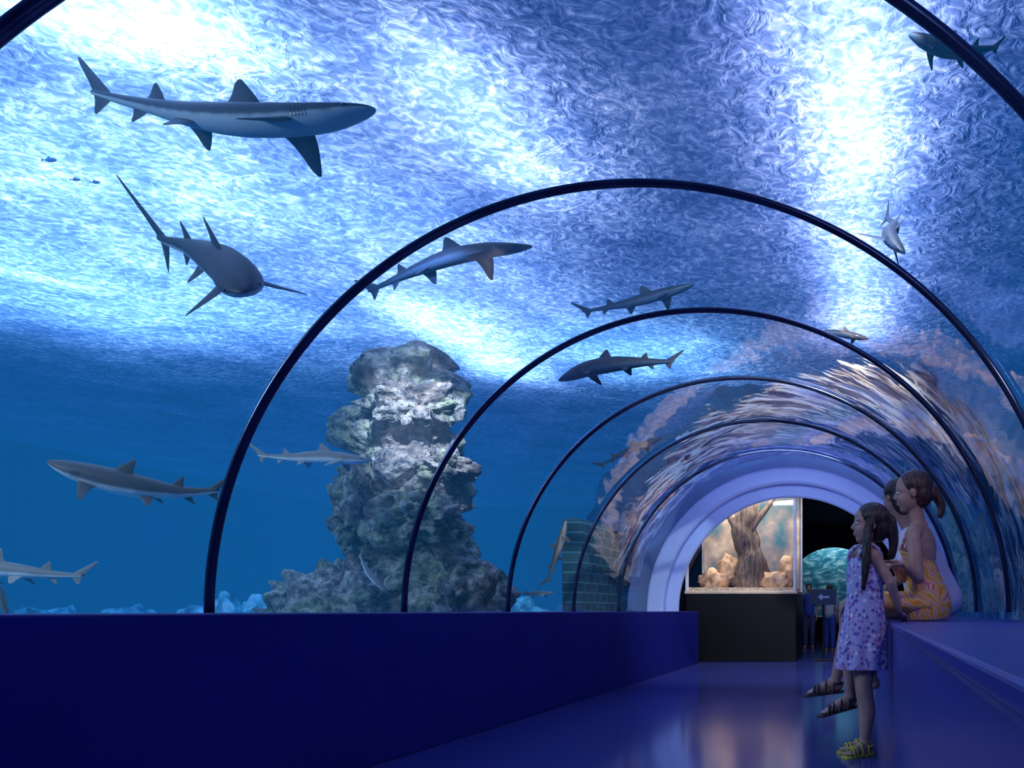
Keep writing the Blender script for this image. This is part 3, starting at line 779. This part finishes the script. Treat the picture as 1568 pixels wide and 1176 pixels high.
for i in range(1, 7):
    t = i/6; nq = P(-.50, .05, .10)+V((.02*math.sin(t*2.6), -.01*t, -.17*t))
    add_capsule(vs, fs, prev, .030*(1-.5*(i-1)/6)+.004, nq, .030*(1-.5*t)+.004, 12); prev = nq
remesh('hair', vs, fs, .0055, M_hair, g, 2)
vs, fs = [], []
for i in range(16):
    a, b = 2*PI*i/16, 2*PI*(i+1)/16; c = P(-.42, .05, .11)
    add_capsule(vs, fs, c+(s*math.cos(a)+u*math.sin(a))*.024, .007, c+(s*math.cos(b)+u*math.sin(b))*.024, .007, 8)
mesh_obj('hair_band', vs, fs, solid('hair_band', (.5, .2, .4), None, .6, 20), g)
rg = []
for z, a, b, cx_, fa in ((.955, .056, .082, 0, 0), (.93, .072, .096, 0, 0), (.87, .080, .103, 0, .0), (.80, .077, .097, 0, .005), (.74, .079, .098, 0, .015),
                         (.68, .092, .106, .004, .025), (.60, .103, .112, .008, .04), (.52, .110, .114, .012, .055), (.46, .114, .117, .015, .065), (.415, .120, .121, .018, .075)):
    rg.append((B(cx_, 0, z), fb*a, sb*b, fa))
loft('dress', rg, M_floral, g)
vs, fs = [], []
for sx_ in (.052, -.052):
    pr_ = None
    for i in range(9):
        a = PI*i/8; q = B(math.cos(a)*.062, sx_, .95+math.sin(a)*.068)
        if pr_ is not None: add_capsule(vs, fs, pr_, .011, q, .011, 8)
        pr_ = q
mesh_obj('dress_straps', vs, fs, M_floral, g)
M_ysand = solid('yellow_sandal', (.62, .60, .10), (.45, .42, .06), .5, 20)
sandal('sandal_left', FA, (-.75, -.66, 0), .185, M_ysand, g); sandal('sandal_right', FB, (-.95, -.3, 0), .185, M_ysand, g)

# --- older girl, seated on the bench
DY = .10
g = empty('seated_girl'); vs, fs = [], []
f, s, u = frame_of((-1, .02, -.10)); hd = V((.243, 4.03+DY, 1.322)); Hh = .218
head_parts(vs, fs, hd, f, s, u, Hh)
W = lambda x, y, z: V((x, y+DY, z))
C = lambda a, r0, b, r1: add_capsule(vs, fs, W(*a), r0, W(*b), r1)
C((.262, 4.04, 1.24), .040, (.282, 4.05, 1.14), .045)
C((.285, 4.05, 1.13), .05, (.245, 3.93, 1.095), .042); C((.285, 4.05, 1.13), .05, (.325, 4.17, 1.095), .042)
fb, sb, ub = frame_of((-.92, .38, 0), (-.1, 0, 1))
add_ell(vs, fs, W(.295, 4.05, 1.02), (fb*.078, sb*.125, ub*.145)); add_ell(vs, fs, W(.315, 4.05, .88), (fb*.072, sb*.100, ub*.13))
add_ell(vs, fs, W(.325, 4.05, .755), (fb*.105, sb*.135, ub*.10))
C((.30, 3.98, .725), .078, (-.085, 3.97, .715), .054); C((.34, 4.12, .725), .078, (-.065, 4.09, .715), .054)
C((-.085, 3.97, .715), .052, (-.09, 3.98, .55), .048); C((-.065, 4.09, .715), .052, (-.10, 4.1, .56), .048)
C((-.09, 3.98, .55), .048, (-.075, 4.0, .27), .030); C((-.10, 4.1, .56), .048, (-.155, 4.11, .345), .030)
foot(vs, fs, W(-.075, 4.0, .255), (-.95, -.1, -.25), .22, (-.25, 0, -.97)); foot(vs, fs, W(-.160, 4.11, .33), (-1, 0, -.12), .22, (-.12, 0, -1))
C((.245, 3.93, 1.095), .041, (.265, 3.85, .865), .032); C((.265, 3.85, .865), .033, (.205, 3.78, .915), .021)
hand(vs, fs, W(.197, 3.775, .92), (-.85, -.1, .3), (0, 0, -1), .150, 1)
C((.325, 4.17, 1.095), .041, (.20, 4.14, .88), .032); C((.20, 4.14, .88), .033, (.16, 3.96, .92), .021)
hand(vs, fs, W(.155, 3.945, .925), (-.5, -.8, .1), (0, 0, -1), .150, -1)
remesh('body', vs, fs, .006, M_skin, g)
face_details(g, hd, f, s, u, Hh)
vs, fs = [], []; P = lambda a, b, c: hd+(f*a+s*b+u*c)*Hh
add_ell(vs, fs, P(-.12, 0, .17), (f*.44*Hh, s*.385*Hh, u*.385*Hh)); add_ell(vs, fs, P(-.24, 0, -.06), (f*.27*Hh, s*.34*Hh, u*.34*Hh))
add_ell(vs, fs, P(-.50, 0, -.02), (f*.13*Hh, s*.13*Hh, u*.13*Hh))
prev = P(-.52, 0, -.02)
for i in range(1, 7):
    t = i/6; nq = P(-.52, 0, -.02)+V((.045*math.sin(t*2.2), -.01*t, -.13*t))
    add_capsule(vs, fs, prev, .034*(1-.5*(i-1)/6), nq, .034*(1-.5*t), 12); prev = nq
remesh('hair', vs, fs, .006, M_hair2, g, 2)
rg = []
for (x, z), ra, rb, tl_ in (((.268, 1.005), .088, .135, .45), ((.285, .97), .090, .136, .38), ((.305, .92), .084, .118, .25), ((.315, .87), .083, .112, .12), ((.322, .81), .105, .135, 0),
                         ((.325, .76), .122, .156, 0), ((.322, .70), .126, .165, 0), ((.318, .655), .120, .160, 0)):
    fa_ = (fb+V((0, 0, tl_))).normalized(); rg.append((W(x, 4.05, z), fa_*ra, sb*rb, .012))
loft('dress_bodice', rg, M_swirl, g, folds=11)
rg = []
for x, rz, ry in ((.34, .075, .155), (.24, .075, .160), (.14, .075, .155), (.05, .075, .145), (-.02, .072, .135)):
    rg.append((W(x, 4.04, .728), V((0, 0, rz)), V((0, ry, 0)), .02))
loft('dress_skirt', rg, M_swirl, g, folds=7)
vs, fs = [], []
for sd in (1, -1):
    pts_ = [W(.215, 4.05, 1.03)+sb*.07*sd, W(.232, 4.05, 1.10)+sb*.05*sd, W(.275, 4.05, 1.168)+sb*.03*sd, W(.325, 4.05, 1.165)]
    for a, b in zip(pts_, pts_[1:]): add_capsule(vs, fs, a, .010, b, .009, 8)
mesh_obj('halter_straps', vs, fs, M_swirl, g)
M_dsand = solid('dark_sandal', (.05, .035, .05), None, .5, 20)
sandal('sandal_left', W(-.075, 4.0, .255), (-.95, -.1, -.25), .22, M_dsand, g, (-.25, 0, -.97)); sandal('sandal_right', W(-.160, 4.11, .33), (-1, 0, -.12), .22, M_dsand, g, (-.12, 0, -1))

# --- companion leaning forward behind her
g = empty('seated_companion'); vs, fs = [], []
f, s, u = frame_of((-.7, .7, -.15)); hd = V((.180, 4.72, 1.38)); Hh = .205
head_parts(vs, fs, hd, f, s, u, Hh)
C = lambda a, r0, b, r1: add_capsule(vs, fs, a, r0, b, r1)
C((.20, 4.72, 1.30), .042, (.27, 4.72, 1.19), .046)
C((.28, 4.72, 1.18), .05, (.26, 4.58, 1.13), .044); C((.28, 4.72, 1.18), .05, (.26, 4.86, 1.13), .044)
C((.30, 4.72, 1.10), .10, (.46, 4.72, .78), .10); C((.46, 4.66, .735), .08, (.08, 4.64, .71), .056); C((.46, 4.79, .735), .08, (.08, 4.80, .71), .056)
C((.08, 4.64, .71), .052, (.04, 4.64, .32), .03); C((.08, 4.80, .71), .052, (.04, 4.80, .32), .03)
foot(vs, fs, (.04, 4.64, .30), (-1, 0, -.1), .23); foot(vs, fs, (.04, 4.80, .30), (-1, 0, -.1), .23)
C((.26, 4.58, 1.13), .042, (.22, 4.54, .90), .032); C((.22, 4.54, .90), .032, (.08, 4.60, .80), .022)
hand(vs, fs, (.07, 4.605, .795), (-1, .1, -.2), (0, 0, -1), .16, 1)
C((.26, 4.86, 1.13), .042, (.22, 4.90, .90), .032); C((.22, 4.90, .90), .032, (.08, 4.84, .80), .022)
hand(vs, fs, (.07, 4.835, .795), (-1, -.1, -.2), (0, 0, -1), .16, -1)
remesh('body', vs, fs, .007, M_skin, g); face_details(g, hd, f, s, u, Hh)
vs, fs = [], []; P = lambda a, b, c: hd+(f*a+s*b+u*c)*Hh
add_ell(vs, fs, P(-.12, 0, .17), (f*.44*Hh, s*.39*Hh, u*.385*Hh)); add_ell(vs, fs, P(-.26, 0, -.12), (f*.28*Hh, s*.37*Hh, u*.45*Hh))
remesh('hair', vs, fs, .007, M_hair, g, 2)
vs, fs = [], []
C((.30, 4.72, 1.10), .118, (.47, 4.72, .77), .118); C((.28, 4.72, 1.165), .055, (.26, 4.58, 1.13), .052); C((.28, 4.72, 1.165), .055, (.26, 4.86, 1.13), .052)
C((.26, 4.58, 1.13), .054, (.235, 4.55, 1.0), .050); C((.26, 4.86, 1.13), .054, (.235, 4.89, 1.0), .050)
remesh('shirt', vs, fs, .008, solid('pale_pink_shirt', (.85, .70, .82), (.75, .6, .76), .8, 14), g)
vs, fs = [], []
C((.46, 4.66, .737), .086, (.20, 4.64, .722), .073); C((.46, 4.79, .737), .086, (.20, 4.80, .722), .073)
remesh('shorts', vs, fs, .008, solid('white_shorts', (.75, .75, .85), None, .8, 14), g)

# --- visitors in the room beyond
def visitor(x, y, Hp, face, shirt, pants):
    g = empty('visitor'); B = V((x, y, 0)); f, s, u = frame_of(face); q = lambda a, b, c: B+(f*a+s*b+u*c)*Hp
    vs, fs = [], []; C = lambda a, r0, b, r1: add_capsule(vs, fs, q(*a), r0*Hp, q(*b), r1*Hp)
    hd = q(.01, 0, .935); head_parts(vs, fs, hd, f, s, u, .13*Hp)
    C((0, 0, .88), .03, (0, 0, .83), .034)
    for sd in (1, -1):
        C((0, 0, .825), .035, (0, .10*sd, .80), .032); C((0, .105*sd, .80), .03, (-.01, .125*sd, .63), .023); C((-.01, .125*sd, .63), .023, (.04, .12*sd, .49), .015)
        hand(vs, fs, q(.042, .12*sd, .485), f*.3-u, -s*sd, .10*Hp, sd)
        C((0, .05*sd, .5), .05, (.01, .055*sd, .28), .035); C((.01, .055*sd, .28), .034, (0, .055*sd, .045), .02)
        foot(vs, fs, q(0, .055*sd, .042), f+s*.2*sd, .15*Hp)
    C((0, 0, .74), .075, (0, 0, .55), .075)
    remesh('body', vs, fs, .012, M_skin, g, 2)
    vs, fs = [], []; C = lambda a, r0, b, r1: add_capsule(vs, fs, q(*a), r0*Hp, q(*b), r1*Hp)
    C((0, 0, .75), .088, (0, 0, .55), .088)
    for sd in (1, -1): C((0, 0, .82), .04, (0, .10*sd, .80), .042); C((0, .105*sd, .80), .04, (-.005, .118*sd, .69), .036)
    remesh('shirt', vs, fs, .014, shirt, g, 2)
    vs, fs = [], []; C = lambda a, r0, b, r1: add_capsule(vs, fs, q(*a), r0*Hp, q(*b), r1*Hp)
    C((0, -.03, .52), .07, (0, .03, .52), .07)
    for sd in (1, -1): C((0, .05*sd, .5), .06, (.01, .055*sd, .28), .045); C((.01, .055*sd, .28), .045, (0, .055*sd, .07), .035)
    remesh('trousers', vs, fs, .014, pants, g, 2)
    vs, fs = [], []; add_ell(vs, fs, hd-f*.012*Hp+u*.02*Hp, (f*.056*Hp, s*.05*Hp, u*.052*Hp)); remesh('hair', vs, fs, .012, M_hair, g, 2)
M_bs = solid('blue_shirt', (.03, .08, .45), None, .8, 10); M_js = solid('denim', (.05, .08, .2), None, .8, 10)
M_ps = solid('pale_shirt', (.4, .5, .65), None, .8, 10)
visitor(-1.05, 14.6, 1.2, (0, -1, 0), M_bs, M_js)
visitor(-.62, 13.6, 1.15, (.5, 1, 0), M_ps, M_bs)
